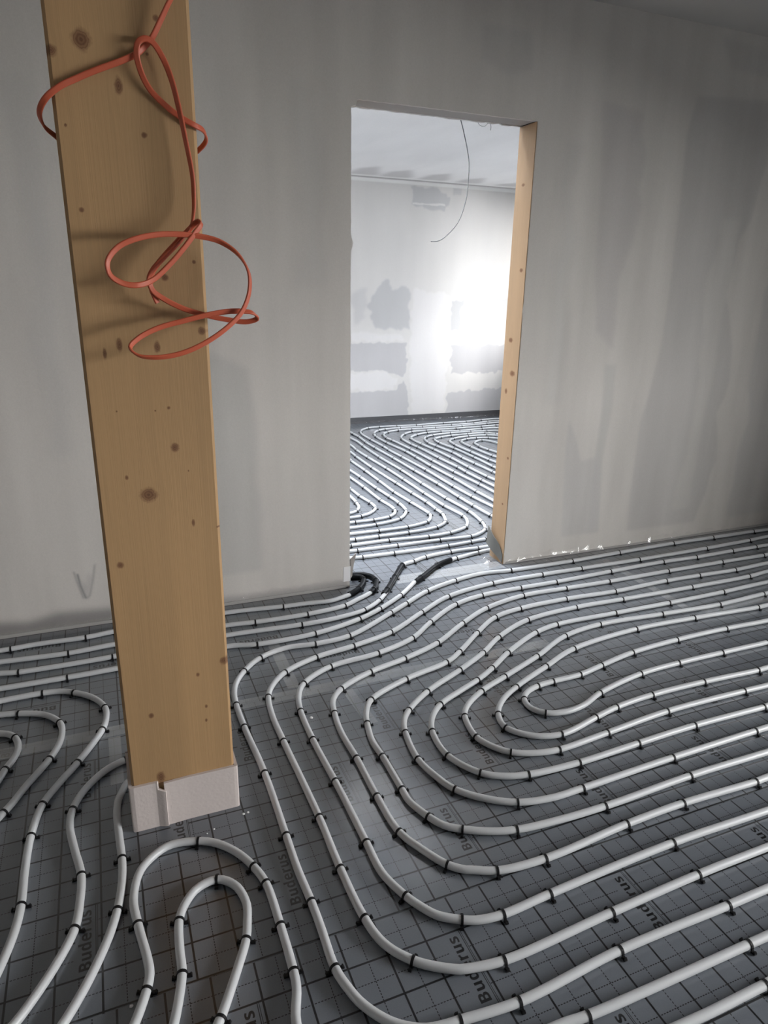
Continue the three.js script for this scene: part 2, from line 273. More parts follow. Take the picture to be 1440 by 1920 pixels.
{ // foam strip folded round the foot of the post; its ends overlap on the front face
  const { x0, x1, z0, z1 } = POST, t = 0.009, top = (x, side) => side === 'l' ? 0.152 - 0.3 * Math.max(0, x - x0) : 0.146;
  const path = [[0.052, z1 + t * 0.9], [0.12, z1 + t * 0.5], [x1 + 0.001, z1 + t * 0.5], [x1 + t * 0.5, z1 - 0.004], [x1 + t * 0.5, z0], [x1, z0 - t * 0.5], [x0, z0 - t * 0.5], [x0 - t * 0.5, z0], [x0 - t * 0.5, z1 - 0.004], [x0 - 0.001, z1 + t * 0.5], [0.03, z1 + t * 0.5], [0.049, z1 + t * 1.3], [0.056, z1 + t * 1.5]];
  const curve = new THREE.CatmullRomCurve3(path.map(([x, z]) => new THREE.Vector3(x, 0, z)), false, 'catmullrom', 0.12);
  const n = 260, rows = 10, pos = [], idx = [];
  for (let i = 0; i <= n; i++) {
    const p = curve.getPoint(i / n), q = curve.getTangent(i / n), nx = -q.z, nz = q.x;     // outward normal
    const f = i / n, h = f > 0.86 ? 0.152 - 0.34 * Math.max(0, p.x - x0) : f < 0.3 ? 0.146 : 0.152;
    for (let side = 0; side < 2; side++) for (let k = 0; k <= rows; k++) {
      const y = h * k / rows, bulge = 0.0035 * (fbm(i / 9 + 7, k * 0.9 + side * 0.0, 3) - 0.35) + (k < 3 ? 0.004 * (1 - k / 3) * (0.6 + fbm(i / 6, 3, 2)) : 0), o = (side ? -1 : 1) * (t * 0.5) + (side ? bulge : 0) * -1;
      pos.push(p.x + nx * o, y + 0.0006, p.z + nz * o);
    }
  }
  const R = rows + 1, S = 2 * R;
  for (let i = 0; i < n; i++) {
    for (let side = 0; side < 2; side++) for (let k = 0; k < rows; k++) { const a = i * S + side * R + k, b = a + S; side ? idx.push(a, a + 1, b, b, a + 1, b + 1) : idx.push(a, b, a + 1, b, b + 1, a + 1); }
    for (const k of [0, rows]) { const a = i * S + k, b = a + R; k ? idx.push(a, a + S, b, b, a + S, b + S) : idx.push(a, b, a + S, b, b + S, a + S); }
  }
  for (const i of [0, n]) for (let k = 0; k < rows; k++) { const a = i * S + k, b = a + R; idx.push(a, a + 1, b, b, a + 1, b + 1); }
  const g = new THREE.BufferGeometry(); g.setAttribute('position', new THREE.Float32BufferAttribute(pos, 3)); g.setIndex(idx);
  mapUV(g, (x, y, z) => (x + z) * 3, (x, y) => y * 3);
  const m = M.foam; m.side = THREE.DoubleSide; m.bumpMap = fine(256, (i, j) => 0.5 + 0.6 * (fbm(i / 5, j / 5, 3) - 0.5)); m.bumpScale = 0.0008;
  tag(mesh('foam_wrap', toCreasedNormals(g, 0.9), m), 'white foam strip wrapped round the foot of the timber post', 'foam strip');
}
{ // rough stud lining the right side of the doorway
  const kn = [[0.04, 1.6, 0.012, 0.008], [0.09, 1.25, 0.016, 0.01], [0.05, 1.08, 0.02, 0.012], [0.1, 0.98, 0.01, 0.012], [0.03, 0.62, 0.008, 0.006], [0.08, 2.0, 0.012, 0.006], [0.05, 0.35, 0.007, 0.005]];
  const map = colorTexture(woodCanvas(160, 1536, 0.15, 2.27, kn, [166, 138, 107], 91), THREE.MirroredRepeatWrapping);
  const t = group('trim_1');
  structure(t, 'knotty timber stud lining the right side of the doorway', 'trim');
  const g = box(DR, DR + 0.06, Y0, DT, ZB + 0.001, ZP - 0.002);
  mapUV(g, (x, y, z) => (ZP - z + (x - DR)) / 0.15, (x, y) => y / 2.27);
  mesh('stud', g, woodMat(map), t);
}

// ------------------------------------------------------------------ printed insulation mats: a 0.5 x 0.6 m print that repeats
const makePrint = (words) => {
  const W = 1000, H = 1200, S = 2000, c = canvas(W, H), g = c.getContext('2d');
  const im = g.createImageData(W, H);
  for (let j = 0; j < H; j++) for (let i = 0; i < W; i++) {
    const f = 1 + 0.05 * (hash(i >> 1, j >> 1) - 0.5), o = (j * W + i) * 4;
    im.data[o] = 105 * f; im.data[o + 1] = 110 * f; im.data[o + 2] = 117 * f; im.data[o + 3] = 255;
  }
  g.putImageData(im, 0, 0);
  const INK = 'rgb(9,9,10)';
  g.strokeStyle = INK;
  const inBox = (x, y) => words.some(([a, b]) => Math.abs(x - a + 0.001) < 0.027 && Math.abs(y - b) < 0.098);
  const seg = (x0, y0, x1, y1, w) => { g.lineWidth = w * S; g.beginPath(); g.moveTo(x0 * S, y0 * S); g.lineTo(x1 * S, y1 * S); g.stroke(); };
  for (let k = 0; k <= 10; k++) {
    const x = k * 0.05;
    if (k % 2 === 0) for (let y = 0; y < 0.6; y += 0.005) { if (!inBox(x, y + 0.0025)) seg(x, y, x, y + 0.0052, 0.0046); }
    else for (let y = 0; y < 0.6; y += 0.0075) if (!inBox(x, y)) seg(x, y, x, y + 0.0046, 0.0021);
  }
  for (let k = 0; k <= 12; k++) {
    const y = k * 0.05;
    if (k % 2 === 0) for (let x = 0; x < 0.5; x += 0.005) { if (!inBox(x + 0.0025, y)) seg(x, y, x + 0.0052, y, 0.0046); }
    else for (let x = 0; x < 0.5; x += 0.0075) if (!inBox(x, y)) seg(x, y, x + 0.0046, y, 0.0021);
  }
  g.fillStyle = INK;
  for (const [a, b] of words) {
    g.save(); g.translate(a * S, b * S); g.rotate(-Math.PI / 2);
    g.font = 'bold 84px sans-serif'; g.textAlign = 'center'; g.textBaseline = 'middle';
    const w = g.measureText('Buderus').width; g.scale(0.176 * S / w, 0.92); g.fillText('Buderus', 0, -6);
    g.restore();
    seg(a + 0.0205, b - 0.098, a + 0.0205, b + 0.098, 0.0016); seg(a + 0.0245, b - 0.098, a + 0.0245, b + 0.098, 0.0012);
    seg(a - 0.018, b + 0.098, a + 0.027, b + 0.098, 0.0016);
  }
  return colorTexture(c);
};
const printMap = makePrint([[0.266, 0.2], [0.016, 0.5], [0.516, 0.5]]), gridMap = makePrint([]);
const matBump = fine(512, (i, j) => 0.5 + 0.5 * (fbm(i / 60, j / 60, 3) - 0.5) + 0.1 * (fbm(i / 9, j / 9, 2) - 0.5)); matBump.repeat.set(2, 2);
const matMat = new THREE.MeshPhysicalMaterial({ map: printMap, roughness: 0.32, ior: 1.45, clearcoat: 0.9, clearcoatRoughness: 0.18, bumpMap: matBump, bumpScale: 0.0006 });
const gridMat = matMat.clone(); gridMat.map = gridMap;
function mat(outline, cx, cz, turned, label, material = matMat) {                     // outline in (x, z)
  const s = new THREE.Shape(outline.map(([x, z]) => new THREE.Vector2(x, -z)));
  const g = new THREE.ExtrudeGeometry(s, { depth: -Y0, bevelEnabled: false });
  g.rotateX(-Math.PI / 2); g.translate(0, Y0, 0);
  if (turned) mapUV(g, (x, y, z) => -(z - cz) / 0.5, (x) => -(x - cx) / 0.6);
  else mapUV(g, (x, y, z) => (x - cx) / 0.5, (x, y, z) => -(z - cz) / 0.6);
  tag(mesh('insulation_mat', g, material), label, 'insulation mat', 'printed insulation mats');
}
const rect = (x0, x1, z0, z1) => [[x0, z0], [x1, z0], [x1, z1], [x0, z1]];
mat(rect(XL, 1.4995, -2.2655, ZP), 0.64, -2.225, true, 'grid printed floor mat along the partition foot, left of the doorway');
mat(rect(1.5005, XR, -2.2655, ZP), 0.64, -2.225, true, 'grid printed floor mat along the partition foot, right of the doorway', gridMat);
mat(rect(XL, XR, -1.2165, -2.2645), 0.068, -1.62, false, 'grid printed floor mat under the foot of the timber post');
mat(rect(XL, XR, ZR - 0.001, -1.2155), 0.395, -1.22, false, 'grid printed floor mat nearest the viewer at the bottom edge');
mat([[XF, -4.2995], [XR, -4.2995], [XR, ZB], [DR + 0.05, ZB], [DR + 0.0, ZB + 0.001], [DR, ZP - 0.0005], [DL, ZP - 0.0005], [DL, ZB], [XF, ZB]], 0.3, -3.45, false, 'grid printed floor mat reaching through the doorway threshold');
mat(rect(XF, XR, -4.3005, -5.3295), 0.11, -4.4, false, 'grid printed floor mat in the middle of the far room');
mat(rect(XF, XR, -5.3305, -6.3595), 0.37, -5.4, false, 'grid printed floor mat second from the far wall');
mat(rect(XF, XR, -6.3605, ZF), 0.16, -6.4, false, 'grid printed floor mat along the far wall');

// clear tape over the joints, slightly puckered
function tape(x0, z0, x1, z1, w, label) {
  const L = Math.hypot(x1 - x0, z1 - z0), g = new THREE.BoxGeometry(L, 0.0002, w, Math.ceil(L / 0.02), 1, 4), p = g.attributes.position;
  for (let i = 0; i < p.count; i++) p.setY(i, p.getY(i) + 0.00035 + 0.00035 * fbm(p.getX(i) * 22 + x0 * 7, p.getZ(i) * 60 + z0 * 3, 2));
  g.rotateY(-Math.atan2(z1 - z0, x1 - x0)); g.translate((x0 + x1) / 2, 0, (z0 + z1) / 2); g.computeVertexNormals();
  tag(mesh('joint_tape', g, M.tape), label, 'tape', 'clear joint tape');
}
tape(0.3, -2.265, 1.75, -2.265, 0.06, 'clear tape strip over the mat joint right of the post');
tape(-1.2, -2.25, -0.04, -2.262, 0.06, 'clear tape strip over the mat joint left of the post');
tape(0.59, -2.72, 0.585, -2.305, 0.05, 'short clear tape strip running from the wall to the mat joint right of the post');
tape(0.775, -2.22, 0.79, -1.98, 0.045, 'short clear tape strip on the post mat right of the post');
tape(-0.08, -2.225, -0.078, -1.97, 0.04, 'short clear tape strip just left of the post foot');
tape(1.36, -3.135, 2.03, -3.135, 0.1, 'broad clear tape strip across the doorway threshold');
tape(2.645, -3.0, 2.615, -2.3, 0.05, 'clear tape strip running from the wall under the pipes at the right');
tape(2.66, -2.27, 3.9, -2.27, 0.07, 'clear tape strip along the mat joint at the far right');

// ------------------------------------------------------------------ edge strips and film along the walls
structure(mesh('baseboard_far', box(XF, XR, 0.0005, 0.07, ZF, ZF + 0.01), M.strip), 'dark grey foam edge strip along the foot of the far wall', 'edge strip');
structure(mesh('baseboard_left', box(XL, DL - 0.01, 0.0005, 0.016, ZP + 0.0004, ZP + 0.006), M.stripLight), 'pale grey foam edge strip at the partition foot left of the doorway', 'edge strip');
structure(mesh('baseboard_right', box(DR + 0.02, XR, 0.0005, 0.012, ZP + 0.0004, ZP + 0.006), M.stripLight), 'pale grey foam edge strip at the partition foot right of the doorway', 'edge strip');
function film(x0, x1, s, h, label, zb = ZP, dir = 1) {
  const n = Math.round((x1 - x0) / 0.012), prof = [[h, 0.008], [h * 0.6, 0.012], [h * 0.25, 0.02], [0.004, 0.03], [0.003, 0.042], [0.0035, 0.052]], pos = [], idx = [], R = prof.length;
  for (let i = 0; i <= n; i++) {
    const x = x0 + (x1 - x0) * i / n;
    prof.forEach(([y, z], k) => { const a = fbm(x * 26 + s, k * 2.1, 3) - 0.5, b = fbm(x * 34 + s + 50, k * 1.7, 3) - 0.5; pos.push(x + 0.004 * a, Math.max(0.0025, y * (0.85 + (k ? 0.5 : 1.3) * a + (k ? 0 : 0.5 * (fbm(x * 4 + s, 2, 2) - 0.5))) + (k > 2 ? 0.006 * Math.max(0, b) : 0)), zb + dir * Math.max(0.0075, z + 0.016 * b * (k ? 1 : 0.3))); });
  }
  for (let i = 0; i < n; i++) for (let k = 0; k < R - 1; k++) { const a = i * R + k, b = a + R; idx.push(a, a + 1, b, b, a + 1, b + 1); }
  const g = new THREE.BufferGeometry(); g.setAttribute('position', new THREE.Float32BufferAttribute(pos, 3)); g.setIndex(idx);
  mapUV(g, (x) => x, (x, y) => y);
  const f = toCreasedNormals(g, 0.6);
  const m = M.film; m.side = THREE.DoubleSide;
  tag(mesh('plastic_film', f, m), label, 'plastic film', 'crumpled clear film along the walls');
}
film(-1.6, DL - 0.02, 3, 0.05, 'crumpled clear film along the wall foot left of the doorway');
film(DR + 0.03, 4.4, 9, 0.045, 'crumpled shiny clear film along the wall foot right of the doorway');
film(1.9, 4.8, 15, 0.03, 'crumpled clear film below the dark strip at the far wall', ZF + 0.012, 1);
// loose ends of edge strip at the two sides of the doorway
function flap(pts, rows, mt, label) {                              // a bent sheet through given rows of points, 5 mm thick
  const pos = [], idx = [], n = pts.length, r = rows;
  const up = pts.map(([a]) => new THREE.Vector3(...a)), lo = pts.map(([, b]) => new THREE.Vector3(...b)), cu = new THREE.CatmullRomCurve3(up), cl = new THREE.CatmullRomCurve3(lo), N = 14, th = 0.004;
  for (let i = 0; i <= N; i++) {
    const a = cu.getPoint(i / N), b = cl.getPoint(i / N), t = cu.getTangent(i / N), nrm = t.clone().cross(a.clone().sub(b)).normalize();
    for (let s = 0; s < 2; s++) for (let k = 0; k <= r; k++) { const p = b.clone().lerp(a, k / r).addScaledVector(nrm, s ? th : 0); pos.push(p.x, p.y, p.z); }
  }
  const R = r + 1, S = 2 * R;
  for (let i = 0; i < N; i++) {
    for (let s = 0; s < 2; s++) for (let k = 0; k < r; k++) { const a = i * S + s * R + k, b = a + S; idx.push(a, a + 1, b, b, a + 1, b + 1); }
    for (const k of [0, r]) { const a = i * S + k, b = a + R; idx.push(a, b, a + S, b, b + S, a + S); }
  }
  for (const i of [0, N]) for (let k = 0; k < r; k++) { const a = i * S + k, b = a + R; idx.push(a, a + 1, b, b, a + 1, b + 1); }
  const g = new THREE.BufferGeometry(); g.setAttribute('position', new THREE.Float32BufferAttribute(pos, 3)); g.setIndex(idx); mapUV(g, (x) => x, (x, y) => y);
  mt.side = THREE.DoubleSide;
  tag(mesh('edge_strip_end', toCreasedNormals(g, 0.7), mt), label, 'edge strip');
}
const flapGrey = plain([0.14, 0.142, 0.132], 0.85);
flap([[[DR - 0.006, 0.06, -3.142], [DR - 0.006, 0.006, -3.142]], [[DR - 0.012, 0.11, -3.175], [DR - 0.014, 0.03, -3.175]], [[DR - 0.026, 0.155, -3.225], [DR - 0.03, 0.06, -3.225]], [[DR - 0.022, 0.19, -3.284], [DR - 0.03, 0.085, -3.284]]], 4, flapGrey, 'grey end of edge strip curling away from the timber stud');
flap([[[DL + 0.006, 0.15, -3.15], [DL + 0.006, 0.045, -3.145]], [[DL + 0.03, 0.155, -3.175], [DL + 0.022, 0.045, -3.17]], [[DL + 0.056, 0.15, -3.215], [DL + 0.036, 0.045, -3.205]], [[DL + 0.075, 0.14, -3.25], [DL + 0.05, 0.05, -3.24]]], 4, plain([0.22, 0.2, 0.185], 0.85), 'brownish end of edge strip leaning from the left door edge above the black sleeves');
{ // white paper corner stuck on the left door edge
  const g = box(DL - 0.035, DL + 0.004, 0.035, 0.118, ZP + 0.0005, ZP + 0.0018);
  tag(mesh('paper_scrap', g, plain([0.78, 0.78, 0.79], 0.8)), 'small pale scrap stuck at the foot of the left door edge', 'scrap');
}
{ // crumpled clear film at the foot of the stud
  const pos = [], idx = [], N = 18, R = 6;
  for (let i = 0; i <= N; i++) for (let k = 0; k <= R; k++) {
    const u = i / N, v = k / R, a = fbm(i * 0.7, k * 0.9 + 3, 3) - 0.5, b = fbm(i * 0.6 + 20, k * 0.8, 3) - 0.5;
    pos.push(DR - 0.048 - 0.05 * v * v + 0.02 * a - 0.014 * u, 0.075 * (1 - v) * (0.65 + 0.5 * u) + 0.003 + 0.008 * Math.max(0, b), -3.15 - 0.13 * u + 0.018 * b);
  }
  for (let i = 0; i < N; i++) for (let k = 0; k < R; k++) { const a = i * (R + 1) + k, b = a + R + 1; idx.push(a, a + 1, b, b, a + 1, b + 1); }
  const g = new THREE.BufferGeometry(); g.setAttribute('position', new THREE.Float32BufferAttribute(pos, 3)); g.setIndex(idx); mapUV(g, (x) => x, (x, y) => y);
  tag(mesh('plastic_film', toCreasedNormals(g, 0.5), M.film), 'crumpled clear film piled at the foot of the timber stud', 'plastic film');
}

// ------------------------------------------------------------------ heating pipes, each with its clips and sleeves
const RP = 0.0107;
const FRONT = 'heating pipes in the front room', FAR = 'heating pipes in the far room';
function clipGeometry(r) {                                         // black staple over the pipe: strap, two legs, two barbed feet; the pipe runs along z
  const w = 0.0033, t = 0.0018, parts = [], n = 9;
  const pos = [], idx = [];
  for (let i = 0; i <= n; i++) {
    const a = Math.PI * i / n, c = Math.cos(a), s = Math.sin(a);
    for (const [q, z] of [[r + 0.0003, -w], [r + t, -w], [r + t, w], [r + 0.0003, w]]) pos.push(c * q, s * q, z);
  }
  for (let i = 0; i < n; i++) for (let k = 0; k < 4; k++) { const a = i * 4 + k, b = i * 4 + (k + 1) % 4; idx.push(a, b, a + 4, b, b + 4, a + 4); }
  let g = new THREE.BufferGeometry(); g.setAttribute('position', new THREE.Float32BufferAttribute(pos, 3)); g.setIndex(idx);
  g = g.toNonIndexed(); g.computeVertexNormals(); mapUV(g, (x) => x, (x, y) => y); parts.push(g);
  for (const s of [-1, 1]) {
    const x = s * (r + 0.0003 + t / 2);
    parts.push(box(x - 0.0012, x + 0.0012, -r + 0.0005, 0.0005, -w, w).toNonIndexed());
    const xf = s * (r + 0.0064);
    parts.push(box(xf - 0.0056, xf + 0.0056, -r + 0.0004, -r + 0.0048, -0.0042, 0.0042).toNonIndexed());
    parts.push(box(xf + s * 0.0028 - 0.0016, xf + s * 0.0028 + 0.0016, -r + 0.0035, -r + 0.0085, -0.0034, 0.0034).toNonIndexed());
  }
  return mergeGeometries(parts);
}
const RS = 0.0138;
const clipGeo = clipGeometry(RP), clipBig = clipGeometry(RS + 0.0006);
function sleeveGeometry(pts) {                                     // finely corrugated tube
  const curve = new THREE.CatmullRomCurve3(pts.map(([x, z]) => new THREE.Vector3(x, RS + 0.0006, z)), false, 'centripetal'), L = curve.getLength(), n = Math.round(L / 0.0016), g = new THREE.TubeGeometry(curve, n, RS, 14);
  const p = g.attributes.position, v = new THREE.Vector3();
  for (let i = 0; i <= n; i++) { const c = curve.getPointAt(i / n), k = 1 - 0.02 * (0.5 + 0.5 * Math.cos(i * 1.7)); for (let j = 0; j <= 14; j++) { const q = i * 15 + j; v.fromBufferAttribute(p, q).sub(c).multiplyScalar(k).add(c); p.setXYZ(q, v.x, v.y, v.z); } }
  g.computeVertexNormals();
  return g;
}
const SLEEVES = {
  0: [[1.066, -3.02], [1.099, -3.042], [1.136, -3.071], [1.176, -3.123], [1.2, -3.174], [1.195, -3.205], [1.16, -3.222], [1.09, -3.225], [0.96, -3.222]],
  1: [[1.176, -3.005], [1.203, -3.031], [1.238, -3.084], [1.256, -3.138], [1.252, -3.195], [1.22, -3.235], [1.16, -3.252], [1.07, -3.256], [0.94, -3.254]],
  2: [[1.23, -2.962], [1.27, -3.01], [1.372, -3.148], [1.472, -3.281], [1.482, -3.288]],
  3: [[1.45, -3.05], [1.505, -3.092], [1.66, -3.215], [1.72, -3.248], [1.775, -3.268]],
};
const SLEEVE_CLIPS = { 0: [2, 4], 1: [1, 3] };                     // extra clips, by the sleeve's own points
const PIPES = [                                                    // [label, group, [x, z, 1 where a clip sits]]
  ["white pipe lying closest to the wall left of the doorway, ending in a black sleeve", FRONT, [[-1.6,-2.995],[-0.9,-2.995],[-0.549,-2.995],[-0.509,-2.998],[-0.469,-2.998,1],[-0.374,-3.005],[-0.174,-2.999,1],[-0.046,-3.015],[0.461,-3.03],[0.718,-3.004,1],[0.848,-2.997],[0.955,-2.986],[1.039,-3.011],[1.062,-3.018],[1.099,-3.042],[1.136,-3.071],[1.176,-3.123],[1.2,-3.174],[1.195,-3.205],[1.16,-3.222],[1.09,-3.225],[0.95,-3.222]]],
  ["white pipe second from the wall left of the doorway, curling into a black sleeve", FRONT, [[-1.6,-2.898],[-0.9,-2.898],[-0.538,-2.898],[-0.499,-2.895],[-0.241,-2.877,1],[-0.047,-2.891],[0.437,-2.899],[0.555,-2.888,1],[0.806,-2.884,1],[1.004,-2.911,1],[1.084,-2.954],[1.165,-3],[1.203,-3.031],[1.238,-3.084],[1.256,-3.138],[1.252,-3.195],[1.22,-3.235],[1.16,-3.252],[1.07,-3.256],[0.93,-3.254]]],
  ["white pipe through the doorway with the black sleeve that carries three clips", FRONT, [[-1.6,-2.8],[-0.9,-2.8],[-0.527,-2.8],[-0.489,-2.797],[-0.421,-2.783,1],[-0.07,-2.782,1],[-0.043,-2.785],[0.421,-2.805],[0.588,-2.798],[0.752,-2.79,1],[0.912,-2.796],[1.078,-2.832,1],[1.186,-2.909,1],[1.231,-2.957],[1.271,-3.009,1],[1.371,-3.146,1],[1.474,-3.282,1],[1.502,-3.304],[1.561,-3.321,1],[1.654,-3.358,1],[1.832,-3.385,1],[2.019,-3.384,1],[2.098,-3.388],[2.6,-3.395],[4.5,-3.4]]],
  ["white pipe through the doorway with the black sleeve nearest the timber stud", FRONT, [[-1.6,-2.677],[-0.9,-2.677],[-0.513,-2.677],[-0.477,-2.676],[-0.24,-2.674,1],[-0.044,-2.678],[0.406,-2.703],[0.52,-2.678,1],[0.785,-2.686,1],[1.023,-2.752,1],[1.154,-2.819,1],[1.311,-2.928,1],[1.388,-2.997],[1.446,-3.053],[1.5,-3.09,1],[1.662,-3.22,1],[1.783,-3.271],[1.818,-3.283,1],[1.981,-3.318,1],[2.066,-3.334],[2.4,-3.33],[4.5,-3.335]]],
  ["outermost white pipe of the big nested loops, passing close beside the post", FRONT, [[4.5,-3.039],[4.037,-3.039],[3.905,-3.043,1],[3.552,-3.045,1],[3.225,-3.048,1],[2.791,-3.034,1],[2.437,-3.018,1],[2.023,-3.018,1],[1.846,-3.034],[1.663,-2.999,1],[1.46,-2.927,1],[1.3,-2.83,1],[1.188,-2.761,1],[0.923,-2.613,1],[0.758,-2.595,1],[0.63,-2.604],[0.508,-2.561,1],[0.424,-2.48,1],[0.378,-2.405],[0.356,-2.333],[0.349,-2.254,1],[0.35,-2.108,1],[0.363,-1.842,1],[0.361,-1.559,1],[0.36,-1.431],[0.365,-1.319,1],[0.366,-1.238],[0.365,-1.126,1],[0.376,-1.074],[0.395,-1.023],[0.441,-0.962],[0.496,-0.927],[0.542,-0.917],[0.578,-0.914,1],[0.719,-0.903,1],[1.013,-0.922,1],[1.36,-0.922,1],[1.504,-0.923],[4.5,-0.923]]],
  ["second white pipe of the big nested loops, counted inward from the post", FRONT, [[4.5,-2.94],[3.92,-2.94],[3.735,-2.926,1],[3.355,-2.91,1],[2.827,-2.903,1],[2.415,-2.906,1],[2.154,-2.908,1],[1.833,-2.898,1],[1.535,-2.832,1],[1.331,-2.715,1],[1.113,-2.581,1],[0.91,-2.52,1],[0.73,-2.484,1],[0.577,-2.413,1],[0.503,-2.331],[0.473,-2.264,1],[0.459,-2.147],[0.46,-1.98,1],[0.465,-1.803],[0.47,-1.594,1],[0.468,-1.393,1],[0.475,-1.225,1],[0.494,-1.142],[0.541,-1.077,1],[0.587,-1.042],[0.634,-1.017],[0.65,-1.013],[0.74,-1,1],[1.065,-1.014,1],[1.364,-1.025,1],[1.628,-1.027],[4.5,-1.027]]],
  ["third white pipe of the big nested loops, counted inward from the post", FRONT, [[4.5,-2.824],[3.78,-2.824],[3.674,-2.824,1],[3.474,-2.822,1],[3.181,-2.818,1],[2.935,-2.826,1],[2.545,-2.814,1],[2.168,-2.797,1],[1.943,-2.796,1],[1.704,-2.785,1],[1.528,-2.736,1],[1.327,-2.608,1],[1.182,-2.496,1],[0.988,-2.425,1],[0.763,-2.391,1],[0.625,-2.306,1],[0.581,-2.224],[0.563,-2.131,1],[0.557,-1.954,1],[0.563,-1.725,1],[0.565,-1.627],[0.566,-1.453,1],[0.568,-1.338],[0.597,-1.248,1],[0.624,-1.198],[0.648,-1.166],[0.7,-1.132,1],[0.741,-1.116],[0.804,-1.109,1],[0.951,-1.118,1],[1.384,-1.137,1],[1.756,-1.133],[4.5,-1.133]]],
  ["fourth white pipe of the big nested loops, counted inward from the post", FRONT, [[4.5,-2.705],[3.638,-2.705],[3.594,-2.703,1],[3.266,-2.708,1],[2.861,-2.708,1],[2.445,-2.704,1],[2.168,-2.709,1],[1.903,-2.71,1],[1.654,-2.648,1],[1.464,-2.545,1],[1.269,-2.418,1],[1.078,-2.344,1],[0.903,-2.295,1],[0.751,-2.219,1],[0.697,-2.155],[0.676,-2.075,1],[0.662,-1.957],[0.665,-1.807,1],[0.662,-1.615,1],[0.669,-1.456,1],[0.707,-1.364],[0.745,-1.299,1],[0.783,-1.266],[0.798,-1.26],[0.861,-1.233,1],[1.008,-1.221,1],[1.31,-1.243,1],[1.533,-1.25,1],[1.829,-1.241,1],[1.887,-1.243],[4.5,-1.243]]],
  ["fifth white pipe of the big nested loops, counted inward from the post", FRONT, [[4.5,-2.604],[3.516,-2.604],[3.241,-2.591,1],[2.98,-2.599,1],[2.748,-2.604,1],[2.39,-2.589,1],[2.088,-2.6,1],[1.805,-2.586,1],[1.642,-2.547,1],[1.482,-2.439,1],[1.325,-2.315,1],[1.23,-2.255,1],[1.018,-2.195,1],[0.835,-2.109,1],[0.786,-2.036],[0.766,-1.974,1],[0.747,-1.872],[0.749,-1.785,1],[0.747,-1.616,1],[0.746,-1.566],[0.774,-1.48,1],[0.802,-1.431],[0.845,-1.399,1],[0.916,-1.363],[0.992,-1.341,1],[1.108,-1.33],[1.298,-1.326,1],[1.65,-1.339,1],[2,-1.337],[4.5,-1.337]]],
  ["sixth white pipe of the big nested loops, counted inward from the post", FRONT, [[4.5,-2.511],[3.405,-2.511],[3.239,-2.495,1],[2.817,-2.492,1],[2.36,-2.497,1],[2.076,-2.502,1],[1.772,-2.469,1],[1.553,-2.369,1],[1.417,-2.272,1],[1.254,-2.181,1],[1.06,-2.084,1],[0.941,-1.996,1],[0.895,-1.937],[0.874,-1.877,1],[0.855,-1.73,1],[0.875,-1.625],[0.903,-1.556,1],[0.966,-1.49],[1.056,-1.436,1],[1.168,-1.415],[1.284,-1.417,1],[1.666,-1.431,1],[2.058,-1.439,1],[2.123,-1.44],[4.5,-1.44]]],
  ["seventh white pipe of the big nested loops, counted inward from the post", FRONT, [[4.5,-2.401],[3.274,-2.401],[2.929,-2.387,1],[2.557,-2.381,1],[2.22,-2.383,1],[1.875,-2.381,1],[1.737,-2.347,1],[1.518,-2.235,1],[1.388,-2.147,1],[1.284,-2.088,1],[1.185,-2.044],[1.068,-1.988,1],[1.003,-1.924],[0.966,-1.849,1],[0.957,-1.71,1],[1.017,-1.595,1],[1.078,-1.555],[1.159,-1.533,1],[1.351,-1.523,1],[1.61,-1.534,1],[1.877,-1.543,1],[2.217,-1.539,1],[2.243,-1.54],[4.5,-1.54]]],
  ["eighth white pipe of the big nested loops, counted inward from the post", FRONT, [[4.5,-2.295],[3.146,-2.295],[3.111,-2.295,1],[2.787,-2.279,1],[2.429,-2.294,1],[2.069,-2.311,1],[1.845,-2.273,1],[1.62,-2.164,1],[1.402,-2.072,1],[1.26,-2.012,1],[1.158,-1.943],[1.118,-1.888,1],[1.097,-1.765,1],[1.123,-1.699],[1.166,-1.65,1],[1.244,-1.616],[1.329,-1.604,1],[1.548,-1.621,1],[1.848,-1.648,1],[2.239,-1.647,1],[2.367,-1.644],[4.5,-1.644]]],
  ["ninth white pipe of the big nested loops, counted inward from the post", FRONT, [[4.5,-2.189],[3.02,-2.189],[2.946,-2.187,1],[2.547,-2.207,1],[2.199,-2.214,1],[1.81,-2.163,1],[1.608,-2.08,1],[1.405,-1.99,1],[1.304,-1.929],[1.241,-1.857,1],[1.224,-1.774,1],[1.291,-1.699],[1.388,-1.672,1],[1.569,-1.711,1],[1.686,-1.737,1],[1.873,-1.755,1],[2.14,-1.755,1],[2.426,-1.743,1],[2.488,-1.745],[4.5,-1.745]]],
  ["innermost short white hairpin pipe of the big nested loops at right", FRONT, [[4.5,-2.062],[2.868,-2.062],[2.605,-2.071,1],[2.302,-2.067,1],[2.031,-2.046,1],[1.832,-2.005,1],[1.701,-1.977,1],[1.565,-1.973,1],[1.488,-1.966,1],[1.424,-1.943],[1.386,-1.906,1],[1.376,-1.849],[1.411,-1.801,1],[1.487,-1.78],[1.58,-1.793],[1.69,-1.838,1],[1.941,-1.894,1],[2.155,-1.906,1],[2.403,-1.907,1],[2.673,-1.905,1],[2.767,-1.905],[4.5,-1.905]]],
